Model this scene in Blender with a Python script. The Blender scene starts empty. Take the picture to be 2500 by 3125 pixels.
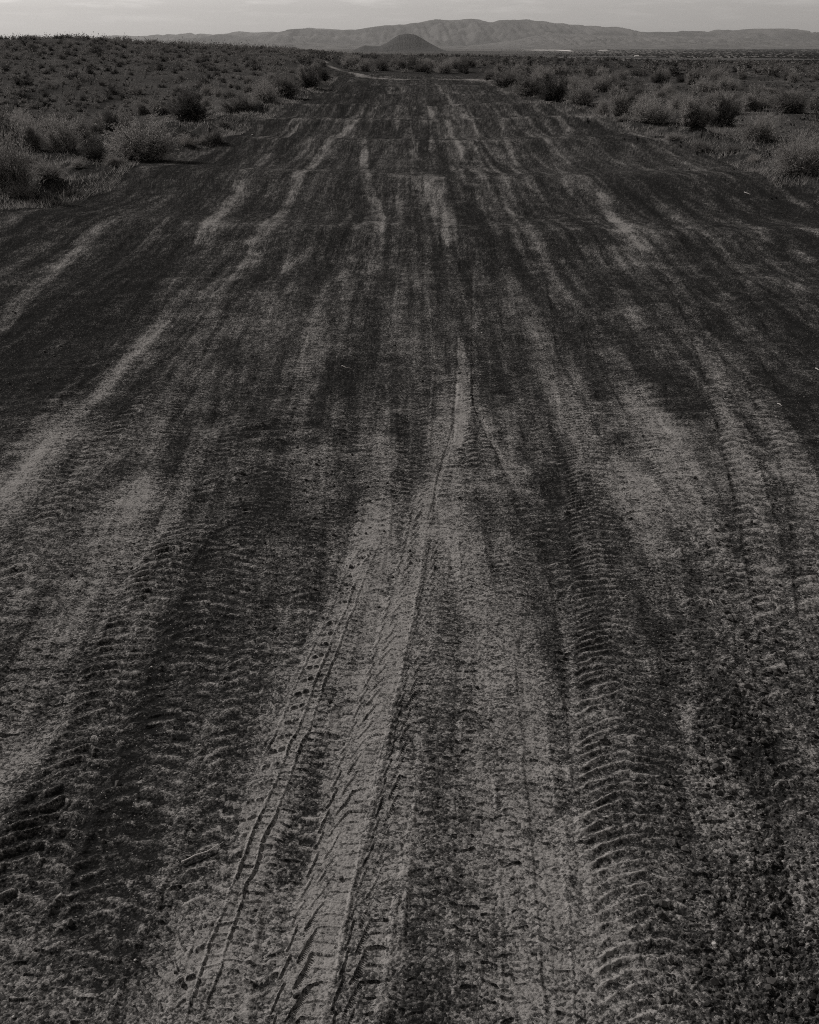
import bpy, math, random
import numpy as np
R = math.radians
random.seed(7)
rng = np.random.default_rng(11)
S = bpy.context.scene
C = S.collection
PI = math.pi

# ------------------------------------------------------------------ camera
CAM_H = 2.6
F = 3066.0                       # focal length in photo pixels (2500 x 3125)
HZ = 142.0                       # photo row of the true horizon
PITCH = math.atan((1562.5 - HZ) / F)
cam_d = bpy.data.cameras.new('camera')
cam = bpy.data.objects.new('camera', cam_d); C.objects.link(cam)
cam.location = (0, 0, CAM_H)
cam.rotation_euler = (PI / 2 - PITCH, 0, 0)
cam_d.sensor_fit = 'VERTICAL'; cam_d.sensor_height = 24.0
cam_d.lens = 24.0 * F / 3125.0
cam_d.clip_start = 0.05; cam_d.clip_end = 120000
S.camera = cam
S.render.resolution_x = 819; S.render.resolution_y = 1024

# ------------------------------------------------------------------ light
SUN_EL = R(34); SUN_AZ = R(-52)            # azimuth from +Y (forward), negative = left
sd = (math.sin(SUN_AZ) * math.cos(SUN_EL), math.cos(SUN_AZ) * math.cos(SUN_EL), math.sin(SUN_EL))
sl = bpy.data.lights.new('sun', 'SUN'); sun = bpy.data.objects.new('sun', sl); C.objects.link(sun)
sl.energy = 4.8; sl.angle = R(0.5); sl.color = (1.0, 0.965, 0.93)
from mathutils import Vector
sun.rotation_euler = Vector(sd).to_track_quat('Z', 'Y').to_euler()
sun.location = (-40, 20, 60)

W = bpy.data.worlds.new('World'); S.world = W; W.use_nodes = True
nt = W.node_tree; nt.nodes.clear()
def N(nt, typ, **kw):
    n = nt.nodes.new(typ)
    for k, v in kw.items():
        if k.startswith('i_'):
            key = k[2:]
            key = int(key) if key.isdigit() else key.replace('_', ' ')
            n.inputs[key].default_value = v
        else:
            setattr(n, k, v)
    return n
def L(nt, a, ao, b, bi): nt.links.new(a.outputs[ao], b.inputs[bi])
sky = N(nt, 'ShaderNodeTexSky', sky_type='NISHITA', sun_disc=False, sun_elevation=SUN_EL,
        sun_rotation=SUN_AZ, altitude=900, air_density=1.0, dust_density=2.2, ozone_density=1.0)
bw = N(nt, 'ShaderNodeRGBToBW')            # black-and-white film
tint = N(nt, 'ShaderNodeMix', data_type='RGBA', blend_type='MULTIPLY'); tint.inputs[0].default_value = 1.0
tint.inputs[7].default_value = (1.0, 0.965, 0.93, 1)
L(nt, sky, 0, bw, 0); L(nt, bw, 0, tint, 6)
# thin high clouds
tc = N(nt, 'ShaderNodeTexCoord')
mp = N(nt, 'ShaderNodeMapping'); mp.inputs['Scale'].default_value = (7, 7, 60)
mp.inputs['Location'].default_value = (1.3, 0.2, 0.1)
no = N(nt, 'ShaderNodeTexNoise', i_Scale=2.6, i_Detail=6.0, i_Roughness=0.6)
cr = N(nt, 'ShaderNodeMapRange', i_1=0.48, i_2=0.70, i_3=0.0, i_4=0.34)
L(nt, tc, 'Generated', mp, 0); L(nt, mp, 0, no, 0); L(nt, no, 0, cr, 0)
sx = N(nt, 'ShaderNodeSeparateXYZ'); L(nt, tc, 'Generated', sx, 0)
ce = N(nt, 'ShaderNodeMapRange', i_1=0.012, i_2=0.035, i_3=0.0, i_4=1.0); L(nt, sx, 2, ce, 0)
cm = N(nt, 'ShaderNodeMath', operation='MULTIPLY'); L(nt, cr, 0, cm, 0); L(nt, ce, 0, cm, 1)
ca = N(nt, 'ShaderNodeMath', operation='ADD'); ca.inputs[1].default_value = 1.0; L(nt, cm, 0, ca, 0)
mul = N(nt, 'ShaderNodeVectorMath', operation='SCALE'); L(nt, tint, 2, mul, 0); L(nt, ca, 0, mul, 'Scale')
bg = N(nt, 'ShaderNodeBackground'); bg.inputs[1].default_value = 0.112
wo = N(nt, 'ShaderNodeOutputWorld')
L(nt, mul, 0, bg, 0); L(nt, bg, 0, wo, 0)

S.view_settings.view_transform = 'Standard'; S.view_settings.look = 'None'
S.view_settings.exposure = 0.0; S.view_settings.gamma = 1.0
S.render.engine = 'CYCLES'
S.cycles.use_denoising = False            # keep the grit: no smoothing
S.cycles.pixel_filter_type = 'BLACKMAN_HARRIS'; S.cycles.filter_width = 1.0
S.cycles.max_bounces = 4

# ------------------------------------------------------------------ helpers
def tag(o, label=None, cat=None, group=None, kind=None):
    if label: o['label'] = label
    if cat: o['category'] = cat
    if group: o['group'] = group
    if kind: o['kind'] = kind
    return o

def mesh_np(name, V, Q=None, T=None, mat=None, smooth=True, attrs=None):
    me = bpy.data.meshes.new(name)
    V = np.asarray(V, np.float32)
    me.vertices.add(len(V)); me.vertices.foreach_set('co', V.ravel())
    loops = []; starts = []; n = 0
    if Q is not None and len(Q):
        Q = np.asarray(Q, np.int32); loops.append(Q.ravel()); starts.append(np.arange(len(Q)) * 4); n = len(Q) * 4
    if T is not None and len(T):
        T = np.asarray(T, np.int32); loops.append(T.ravel()); starts.append(n + np.arange(len(T)) * 3)
    lo = np.concatenate(loops).astype(np.int32); st = np.concatenate(starts).astype(np.int32)
    me.loops.add(len(lo)); me.loops.foreach_set('vertex_index', lo)
    me.polygons.add(len(st)); me.polygons.foreach_set('loop_start', st)
    me.update(calc_edges=True)
    me.polygons.foreach_set('use_smooth', np.full(len(st), smooth, dtype=bool))
    if attrs:
        for k, a in attrs.items():
            at_ = me.attributes.new(k, 'FLOAT', 'POINT'); at_.data.foreach_set('value', np.asarray(a, np.float32))
    if mat: me.materials.append(mat)
    return me

def obj(name, me, parent=None):
    o = bpy.data.objects.new(name, me); C.objects.link(o)
    if parent: o.parent = parent
    return o

cp, sp = math.cos(PITCH), math.sin(PITCH)
def ray(x, y):                             # photo pixel -> direction
    a, b = x - 1250.0, 1562.5 - y
    return (a, F * cp + b * sp, -F * sp + b * cp)
def at(x, y, z=0.0):                       # point of the plane z seen at a photo pixel
    d = ray(x, y); k = (z - CAM_H) / d[2]
    return (d[0] * k, d[1] * k)
def far(x, y, Y):                          # point at forward distance Y on that line of sight
    d = ray(x, y); k = Y / d[1]
    return (d[0] * k, Y, CAM_H + d[2] * k)
K = 2500.0 / 1725.0
def atd(x, y): return at(x * K, y * K)

def h2(ix, iy, seed):
    n = (ix.astype(np.int64) * 374761393 + iy.astype(np.int64) * 668265263 + seed * 982451653) & 0x7fffffff
    n = ((n ^ (n >> 13)) * 1274126177) & 0x7fffffff
    n = ((n ^ (n >> 15)) * 668265263) & 0x7fffffff
    return ((n ^ (n >> 16)) & 0xffffff) / float(0xffffff)
def vn(x, y, seed=0):                      # value noise 0..1
    ix = np.floor(x); iy = np.floor(y); fx = x - ix; fy = y - iy
    fx = fx * fx * (3 - 2 * fx); fy = fy * fy * (3 - 2 * fy)
    a = h2(ix, iy, seed); b = h2(ix + 1, iy, seed); c = h2(ix, iy + 1, seed); d = h2(ix + 1, iy + 1, seed)
    return (a * (1 - fx) + b * fx) * (1 - fy) + (c * (1 - fx) + d * fx) * fy
def fbm(x, y, seed=0, oct=4, gain=0.5):
    s = 0; a = 1; t = 0
    for i in range(oct):
        s = s + a * vn(x * 2 ** i + 13.7 * i, y * 2 ** i - 7.1 * i, seed + i); t += a; a *= gain
    return s / t
def sst(a, b, x):
    t = np.clip((x - a) / (b - a), 0, 1); return t * t * (3 - 2 * t)

# ------------------------------------------------------------------ materials
def new_mat(name):
    m = bpy.data.materials.new(name); m.use_nodes = True; t = m.node_tree; t.nodes.clear()
    out = N(t, 'ShaderNodeOutputMaterial'); b = N(t, 'ShaderNodeBsdfPrincipled')
    b.inputs['Specular IOR Level'].default_value = 0.08
    L(t, b, 0, out, 0)
    return m, t, b
def simple_mat(name, c1, c2, scale=3.0, rough=0.9, bump=0.0, lo=0.35, hi=0.65, detail=5):
    m, t, b = new_mat(name)
    tcn = N(t, 'ShaderNodeTexCoord')
    n = N(t, 'ShaderNodeTexNoise', i_Scale=scale, i_Detail=float(detail), i_Roughness=0.6)
    L(t, tcn, 'Object', n, 0)
    r = N(t, 'ShaderNodeMapRange', i_1=lo, i_2=hi); L(t, n, 0, r, 0)
    mx = N(t, 'ShaderNodeMix', data_type='RGBA'); mx.inputs[6].default_value = (*c1, 1); mx.inputs[7].default_value = (*c2, 1)
    L(t, r, 0, mx, 0); L(t, mx, 2, b, 'Base Color'); b.inputs['Roughness'].default_value = rough
    if bump:
        bp = N(t, 'ShaderNodeBump'); bp.inputs['Strength'].default_value = bump; L(t, n, 0, bp, 'Height'); L(t, bp, 0, b, 'Normal')
    return m
def g(v, w=1.0): return (v * (1 + 0.052 * w), v, v * (1 - 0.035 * w))   # warm grey

def dirt_mat():
    m, t, b = new_mat('dusty_cinder_gravel')
    geo = N(t, 'ShaderNodeNewGeometry')
    du = N(t, 'ShaderNodeAttribute', attribute_name='dust')  # dust cover, with painted crest light of ripples and lugs mixed in
    # pebble-scale grain
    v1 = N(t, 'ShaderNodeTexVoronoi', i_Scale=95.0); L(t, geo, 0, v1, 0)
    n1 = N(t, 'ShaderNodeTexNoise', i_Scale=150.0, i_Detail=4.0, i_Roughness=0.75); L(t, geo, 0, n1, 0)
    n2 = N(t, 'ShaderNodeTexNoise', i_Scale=42.0, i_Detail=5.0, i_Roughness=0.65); L(t, geo, 0, n2, 0)
    vs = N(t, 'ShaderNodeSeparateColor'); L(t, v1, 'Color', vs, 0)
    def M(op, a, b_, c=None):
        n = N(t, 'ShaderNodeMath', operation=op)
        for i, q in enumerate((a, b_, c)):
            if q is None: continue
            if isinstance(q, tuple): L(t, q[0], q[1], n, i)
            else: n.inputs[i].default_value = q
        return n
    a = M('MULTIPLY_ADD', (n1, 0), 2.5, -1.25)
    a2 = M('MULTIPLY_ADD', (n2, 0), .8, -0.4)
    a3 = M('MULTIPLY_ADD', (vs, 0), 0.7, -0.35)
    s1 = M('ADD', (a, 0), (a2, 0)); s2 = M('ADD', (s1, 0), (a3, 0)); n3 = N(t, 'ShaderNodeTexNoise', i_Scale=7.0, i_Detail=6.0, i_Roughness=0.8); L(t, geo, 0, n3, 0)
    a4 = M('MULTIPLY_ADD', (n3, 0), .9, -.45); s2 = M('ADD', (s2, 0), (a4, 0)); mp4 = N(t, 'ShaderNodeMapping'); mp4.inputs['Scale'].default_value = (16, 5, 5); L(t, geo, 0, mp4, 0)
    n4 = N(t, 'ShaderNodeTexNoise', i_Scale=1.0, i_Detail=4.0, i_Roughness=0.75); L(t, mp4, 0, n4, 0)
    a5 = M('MULTIPLY_ADD', (n4, 0), .9, -.45); s2 = M('ADD', (s2, 0), (a5, 0)); s3 = M('ADD', (s2, 0), (du, 'Fac'))
    r = N(t, 'ShaderNodeMapRange', i_1=0.0, i_2=1.0); L(t, s3, 0, r, 0)
    ramp = N(t, 'ShaderNodeValToRGB'); L(t, r, 0, ramp, 0)
    e = ramp.color_ramp.elements
    e[0].position = 0.0; e[0].color = (*g(0.0115, .3), 1)
    e[1].position = 1.0; e[1].color = (*g(0.182), 1)
    k = e.new(0.5); k.color = (*g(0.050, .8), 1)
    # scattered pale grains
    v2 = N(t, 'ShaderNodeTexVoronoi', i_Scale=130.0); L(t, geo, 0, v2, 0)
    vs2 = N(t, 'ShaderNodeSeparateColor'); L(t, v2, 'Color', vs2, 0)
    gt = M('GREATER_THAN', (vs2, 1), 0.978)
    lt = M('LESS_THAN', (v2, 'Distance'), 0.33)
    gm = M('MULTIPLY', (gt, 0), (lt, 0)); gm = M('MULTIPLY', (gm, 0), 0.8)
    mx = N(t, 'ShaderNodeMix', data_type='RGBA'); L(t, gm, 0, mx, 0); L(t, ramp, 0, mx, 6); mx.inputs[7].default_value = (*g(0.22), 1)
    L(t, mx, 2, b, 'Base Color')
    b.inputs['Roughness'].default_value = 0.95; b.inputs['Specular IOR Level'].default_value = 0.0
    hb = M('MULTIPLY_ADD', (v1, 'Distance'), -0.5, (n1, 0))
    bp = N(t, 'ShaderNodeBump'); bp.inputs['Strength'].default_value = 0.75; bp.inputs['Distance'].default_value = 0.006
    L(t, hb, 0, bp, 'Height'); L(t, bp, 0, b, 'Normal')
    return m
DIRT = dirt_mat()

# ------------------------------------------------------------------ the lie of the land
# road edges traced on the ground (x at a given forward distance), photo pixels -> metres
LE = [at(-900, 900), at(-300, 700), at(0, 640), at(200, 590), at(330, 510), at(560, 455), at(680, 400), at(820, 330), at(960, 275), at(1010, 240), at(1020, 222)]
RE = [at(3400, 900), at(2900, 700), at(2500, 585), at(2330, 500), at(2150, 440), at(2000, 400), at(1800, 350), at(1650, 310), at(1560, 275), at(1480, 240), at(1440, 222)]
LEy = np.array([p[1] for p in LE]); LEx = np.array([p[0] for p in LE])
REy = np.array([p[1] for p in RE]); REx = np.array([p[0] for p in RE])
YEND = at(1200, 224)[1]
def road_mask(X, Y):
    wob = (fbm(X * 0.9, Y * 0.9, 5, 3) - .5) * 1.2
    l = np.interp(Y, LEy, LEx); r = np.interp(Y, REy, REx)
    return sst(-0.5, 0.6, X - l + wob) * sst(-0.5, 0.6, r - X + wob) * sst(0, 6, YEND + 2 - Y)

RIDGE_PX = [(-900, 110), (-300, 116), (0, 122), (220, 122), (330, 131), (500, 143), (650, 152), (800, 160), (1000, 172), (1100, 182), (1250, 200)]
RY = 145.0
rr = [(far(x, y, RY)[0] / RY, far(x, y, RY)[2]) for x, y in RIDGE_PX]
rr_a = np.array([p[0] for p in rr]); rr_z = np.array([p[1] for p in rr])
crest = [11.0, 15.5, 22.0, 31.0, 40.0, 50.0, 62.0, 75.0]
PLAIN = -21.0
def land(X, Y):
    """broad height of the ground"""
    Ys = np.maximum(Y, 1.0); a = X / Ys
    z = np.zeros_like(X)
    # hillside on the left
    zr = np.interp(a, rr_a, rr_z) * sst(-0.02, -0.12, a)
    rise = sst(62, RY, Y); fall = sst(RY + 6, RY + 260, Y)
    z = z + zr * rise
    z = z - 1.9 * sst(-0.10, -0.3, a) * sst(35, 62, Y) * (1 - sst(62, 110, Y))
    # the plateau ends and drops to the valley
    edge = np.interp(a, [-0.6, -0.1, 0.0, 0.12, 0.2, 0.45], [420, 400, 330, 260, 190, 150])
    dr = sst(0, 1, (Y - edge) / (edge * 2.2))
    z = z * (1 - dr) + PLAIN * dr
    # soft undulation off the road and beyond
    z = z + (fbm(X * 0.06, Y * 0.06, 3, 3) - 0.5) * 1.0 * sst(40, 120, Y) * (1 - dr)
    # right verge slightly raised
    r = np.interp(Y, REy, REx)
    z = z + 0.35 * sst(0.5, 6, X - r) * (Y > 0) * (1 - sst(60, 150, Y))
    l = np.interp(Y, LEy, LEx)
    z = z + 0.12 * sst(0.2, 3, l - X) * (1 - sst(30, 50, Y))
    be = (fbm(X * 1.3, Y * .5, 141, 3)) ** 2 * .55
    z = z + be * (np.exp(-((X - r - .1) / .55) ** 2) + np.exp(-((X - l + .1) / .55) ** 2)) * (Y < 90)
    # whoops across the road
    m = np.zeros_like(X)
    Yw = Y + (0.5 + .05 * Y) * (fbm(X * 0.22 + 3, Y * 0.03, 9, 3) - .5) * 2 + 0.12 * X * np.sin(Y * .11)
    for i, c in enumerate(crest):
        wd = (crest[min(i + 1, len(crest) - 1)] - crest[i - 1 if i else 0]) * 0.5 if 0 < i < len(crest) - 1 else (5.0 if i == 0 else 12)
        w = wd * 0.26
        m = m + np.exp(-((Yw - c) / w) ** 2) * (0.16 + 0.06 * vn(X * 0.4, Y * 0 + i, 21)) * (0.35 if i == 0 else (0.75 if i == 1 else 1))
    z = z + m * sst(-12, -7, X) * sst(14, 9, X) * sst(7, 13, Y) * (Y < 110)
    z = z + (fbm(X * 0.8, Y * 0.5, 33, 3) - .5) * 0.07 * sst(3, 8, Y) * (Y < 120)
    return z
def land1(x, y): return float(land(np.array([float(x)]), np.array([float(y)]))[0])

# ------------------------------------------------------------------ wheel tracks (points on a 1725 x 2156 view of the photo -> metres)
# (points (x, y, width), dust, type, depth, pitch)
TR = [
 # near centre
 ([(600,2300,150),(630,2156,140),(660,1980,120),(710,1780,105),(762,1580,92),(800,1450,78),(838,1300,66),(872,1160,56),(893,1050,48),(900,1000,40)], 0.44,'hook',0.014,0.112),
 ([(720,2300,110),(742,2156,104),(768,2000,98),(806,1820,86),(840,1650,74),(872,1480,66),(895,1330,58),(915,1200,50),(925,1080,44)], 0.10,'ladderL',0.014,0.118),
 ([(330,2300,200),(392,2156,190),(440,2000,175),(505,1830,158),(560,1690,140),(620,1550,122),(668,1430,106),(712,1320,90),(760,1200,74),(800,1120,60)], 0.32,'ladder2',0.009,0.042),
 ([(240,2300,80),(300,2156,80),(380,1950,75),(450,1780,66),(505,1640,60),(560,1510,52),(620,1370,42)], 0.12,'diag',0.010,0.075),
 ([(1000,2300,100),(1010,2156,96),(1005,1900,90),(1000,1700,80),(1003,1500,72),(1005,1350,66),(1002,1230,56),(985,1100,46)], 0.13,'ladder',0.010,0.066),
 ([(1120,2300,90),(1125,2156,90),(1110,1900,80),(1085,1700,72),(1070,1550,64),(1060,1400,60),(1052,1300,52),(1040,1200,40)], 0.10,'ladder',0.008,0.070),
 ([(1180,2300,60),(1180,2156,60),(1160,1900,60),(1140,1700,56),(1120,1500,54),(1105,1380,46)], 0.14,'smooth',0.006,0.07),
 ([(880,2300,90),(890,2156,90),(900,1950,84),(910,1750,78),(920,1550,70),(935,1380,60),(945,1250,50)], -0.02,'ladder',0.006,0.058),
 # coarse lugs left
 ([(-120,2100,200),(0,1930,190),(90,1780,175),(165,1620,150),(225,1480,135),(270,1340,125),(320,1230,112),(375,1150,100),(430,1080,80)], 0.12,'lug',0.022,0.078),
 ([(-40,1350,120),(40,1220,110),(130,1080,100),(210,980,86),(285,880,70),(350,790,58),(410,700,44)], 0.16,'lug',0.016,0.11),
 ([(80,1250,90),(170,1120,84),(250,1010,76),(320,900,62),(375,800,50),(420,710,40),(480,620,34)], 0.10,'ladder',0.012,0.09),
 ([(420,1980,110),(500,1900,100),(440,1690,90),(470,1500,80),(500,1300,70)][:1]+[(450,1800,100),(480,1640,90),(510,1480,80),(540,1320,70)], 0.0,'lug',0.008,0.08),
 # coarse lugs right
 ([(1275,1180,48),(1262,1080,46),(1250,980,42),(1238,900,38),(1225,830,34),(1205,760,30)], 0.24,'lug',0.014,0.10),
 ([(1560,1700,170),(1540,1560,160),(1520,1430,140),(1500,1300,120),(1475,1180,100),(1440,1060,90)], 0.02,'clod',0.012,0.11),
 ([(1640,2300,230),(1620,2156,220),(1600,1950,200),(1570,1780,180)], -0.02,'clod',0.022,0.11),
 ([(1720,2000,120),(1700,1800,110),(1680,1600,100),(1650,1400,90),(1610,1200,80),(1585,1080,72),(1560,980,64),(1535,890,56),(1505,800,50),(1470,700,44),(1440,640,40),(1410,590,38),(1380,545,36)], 0.24,'lug',0.014,0.11),
 ([(1725,1350,90),(1712,1200,84),(1700,1080,76),(1670,980,64),(1625,880,54),(1590,800,46),(1555,720,40)], 0.22,'lug',0.010,0.12),
 ([(1380,545,40),(1350,530,40),(1318,500,36),(1295,470,34),(1275,430,30),(1255,410,26)], 0.55,'ladder',0.008,0.12),
 ([(1640,720,40),(1600,650,34),(1560,580,28),(1500,520,24),(1430,480,20)], 0.14,'smooth',0.01,0.1),
 ([(1725,700,40),(1660,600,30),(1590,520,24),(1520,470,20),(1450,430,16)], 0.14,'smooth',0.01,0.1),
 ([(1388,2300,225),(1376,2156,218),(1364,2000,208),(1348,1850,198),(1322,1700,190),(1305,1550,172),(1290,1400,140),(1270,1250,122),(1250,1120,104),(1238,1000,88),(1222,880,74),(1205,760,62),(1185,660,52),(1165,570,44)], 0.09,'lug',0.014,0.058),
 # centre, middle distance
 ([(900,1050,60),(925,980,56),(935,900,50),(940,800,48),(942,700,46),(945,600,42),(945,545,36),(942,500,34),(945,430,28)], 0.16,'ladder',0.010,0.085),
 ([(960,960,10),(970,900,34),(972,850,38),(975,800,32),(972,750,22),(966,710,8)], 0.45,'smooth',0.010,0.08),
 ([(1075,1010,10),(1050,960,12),(1020,900,14),(1000,850,14),(998,780,12),(998,700,10),(996,620,8),(996,560,6)], 0.16,'smooth',0.014,0.08),
 ([(905,1100,10),(925,1010,12),(950,930,12),(962,880,12)], 0.10,'smooth',0.012,0.08),
 ([(1150,1000,60),(1110,850,56),(1085,750,50),(1072,660,44),(1068,590,38),(1066,560,32)], 0.16,'ladder',0.008,0.09),
 ([(1120,700,40),(1118,640,36),(1116,570,30)], 0.10,'ladder',0.008,0.09),
 ([(880,1000,40),(890,800,40),(890,700,36),(880,600,30)], 0.02,'ladder',0.008,0.09),
 ([(800,520,34),(797,480,32),(795,440,28),(770,400,22),(765,350,20),(768,300,16)], 0.42,'smooth',0.01,0.1),
 ([(945,540,36),(943,490,34),(942,432,30)], 0.34,'smooth',0.006,0.1),
 ([(875,420,20),(870,360,18),(870,320,14)], 0.25,'smooth',0.006,0.1),
 ([(1060,560,30),(1040,490,24),(1035,440,20)], 0.12,'smooth',0.006,0.1),
 ([(1110,410,22),(1090,370,20),(1075,330,17),(1062,290,14),(1050,250,12)], 0.25,'smooth',0.006,0.1),
 ([(1200,410,26),(1180,360,20),(1155,310,16),(1120,270,12),(1080,230,10)], 0.22,'smooth',0.006,0.1),
 ([(905,330,9),(908,290,8),(906,240,7),(895,210,6)], 0.4,'smooth',0.006,0.1),
 ([(985,410,24),(970,350,18),(955,300,15),(940,250,12)], 0.16,'smooth',0.006,0.1),
 ([(1010,300,20),(975,240,14),(940,205,12),(915,175,9)], 0.30,'smooth',0.006,0.1),
 # left, middle distance
 ([(-40,740,60),(20,670,52),(90,600,44),(170,530,36),(235,480,28),(300,430,20),(380,400,16)], 0.34,'clod',0.010,0.12),
 ([(-40,1060,150),(60,960,140),(150,880,120),(240,800,100),(320,740,84),(400,660,70),(470,600,50),(530,560,34)], 0.30,'smooth',0.010,0.1),
 ([(425,530,46),(440,490,44),(470,440,30),(495,410,30),(525,370,24),(560,330,20),(600,290,18),(650,245,14)], 0.40,'smooth',0.012,0.1),
 ([(480,600,90),(530,540,74),(565,500,56),(600,450,44),(625,400,34),(655,350,28),(700,300,22),(740,270,18),(790,230,13)], 0.34,'smooth',0.012,0.1),
 ([(560,420,26),(620,390,26),(680,362,24)], 0.24,'smooth',0.006,0.1),
 ([(560,900,60),(590,760,60),(600,680,54),(620,600,50)], 0.14,'ladder',0.006,0.09),
 ([(360,430,24),(420,400,20),(470,370,14)], 0.16,'smooth',0.006,0.1),
]
rt_ = np.random.default_rng(77)
OLD = []
for i in range(280):
    y0 = 1.2 + 34 * rt_.random() ** 1.7; ln_ = (2.5 + y0 * .45) * rt_.uniform(.6, 1.6)
    x0 = rt_.uniform(-1, 1) * min(.42 * y0 + .6, 7.5); sl0 = rt_.normal(0, .045) + x0 * .006
    OLD.append((x0, y0, ln_, sl0, rt_.uniform(.07, .15), rt_.choice(['ladder', 'ladder', 'ladder', 'lug', 'smooth'] if y0 < 12 else ['ladder', 'smooth', 'smooth']), rt_.uniform(-.16, .24), rt_.uniform(.055, .10), rt_.uniform(.1, .35)))
# broad patches of dust (+) and of dark cinder (-): x, y, rx, ry, amount
BL = [
 (900,1750,260,420,.10),(1000,1350,130,200,.08),(560,1900,160,260,.10),(500,850,90,160,.06),(940,850,80,160,.10),(1540,1500,120,300,.04),(640,1530,90,70,.26),(660,1000,90,45,.22),(850,1130,90,80,.22),(1400,940,90,80,.34),(300,740,100,50,.18),(600,700,60,60,.12),
 (1060,1400,70,140,.16),(860,1350,90,120,.12),(960,1900,260,400,.10),(1150,1900,120,300,.06),(70,2070,110,100,.26),(1680,1520,60,180,.12),(1640,2020,90,110,.12),
 (600,1950,200,200,.12),(850,680,70,60,.06),(1700,1040,60,60,.08),(1330,560,90,40,.22),(440,1760,120,200,.04),(700,1760,60,240,.14),
 (720,820,140,80,-.28),(1360,760,110,80,-.30),(600,580,110,26,-.26),(980,565,60,22,-.24),(150,1060,190,110,-.06),(100,780,190,90,-.22),(520,1100,150,110,-.16),
 (1190,1050,90,140,-.10),(1150,1300,80,160,-.16),(1300,640,70,60,-.16),(1600,620,120,90,-.16),(1400,430,200,50,-.22),(300,600,190,60,-.16),(560,480,40,40,-.10),
 (700,480,80,60,-.18),(850,500,40,40,-.18),(1010,480,30,50,-.16),(950,370,40,30,-.12),(1200,480,70,40,-.12),(200,1350,160,120,-.14),(60,1450,130,120,-.10),
 (400,1400,120,160,-.14),(260,1750,160,160,-.12),(1200,1600,70,220,-.12),(1560,1800,90,260,-.12),(1480,1300,110,110,-.12),(60,1800,120,120,-.12),(300,420,180,50,-.16),
 (550,300,120,60,-.18),(640,210,110,40,-.18),(1500,330,140,50,-.14),(380,2100,0.1,0.1,0),(1240,2050,110,140,.04),(780,1650,40,300,-.10),(1660,820,90,80,-.12),(1480,880,60,40,-.14),
 (760,1290,90,80,-.08),(1420,1080,80,60,.08),(750,210,60,30,-.12),(1010,200,60,20,-.05),
]

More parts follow.
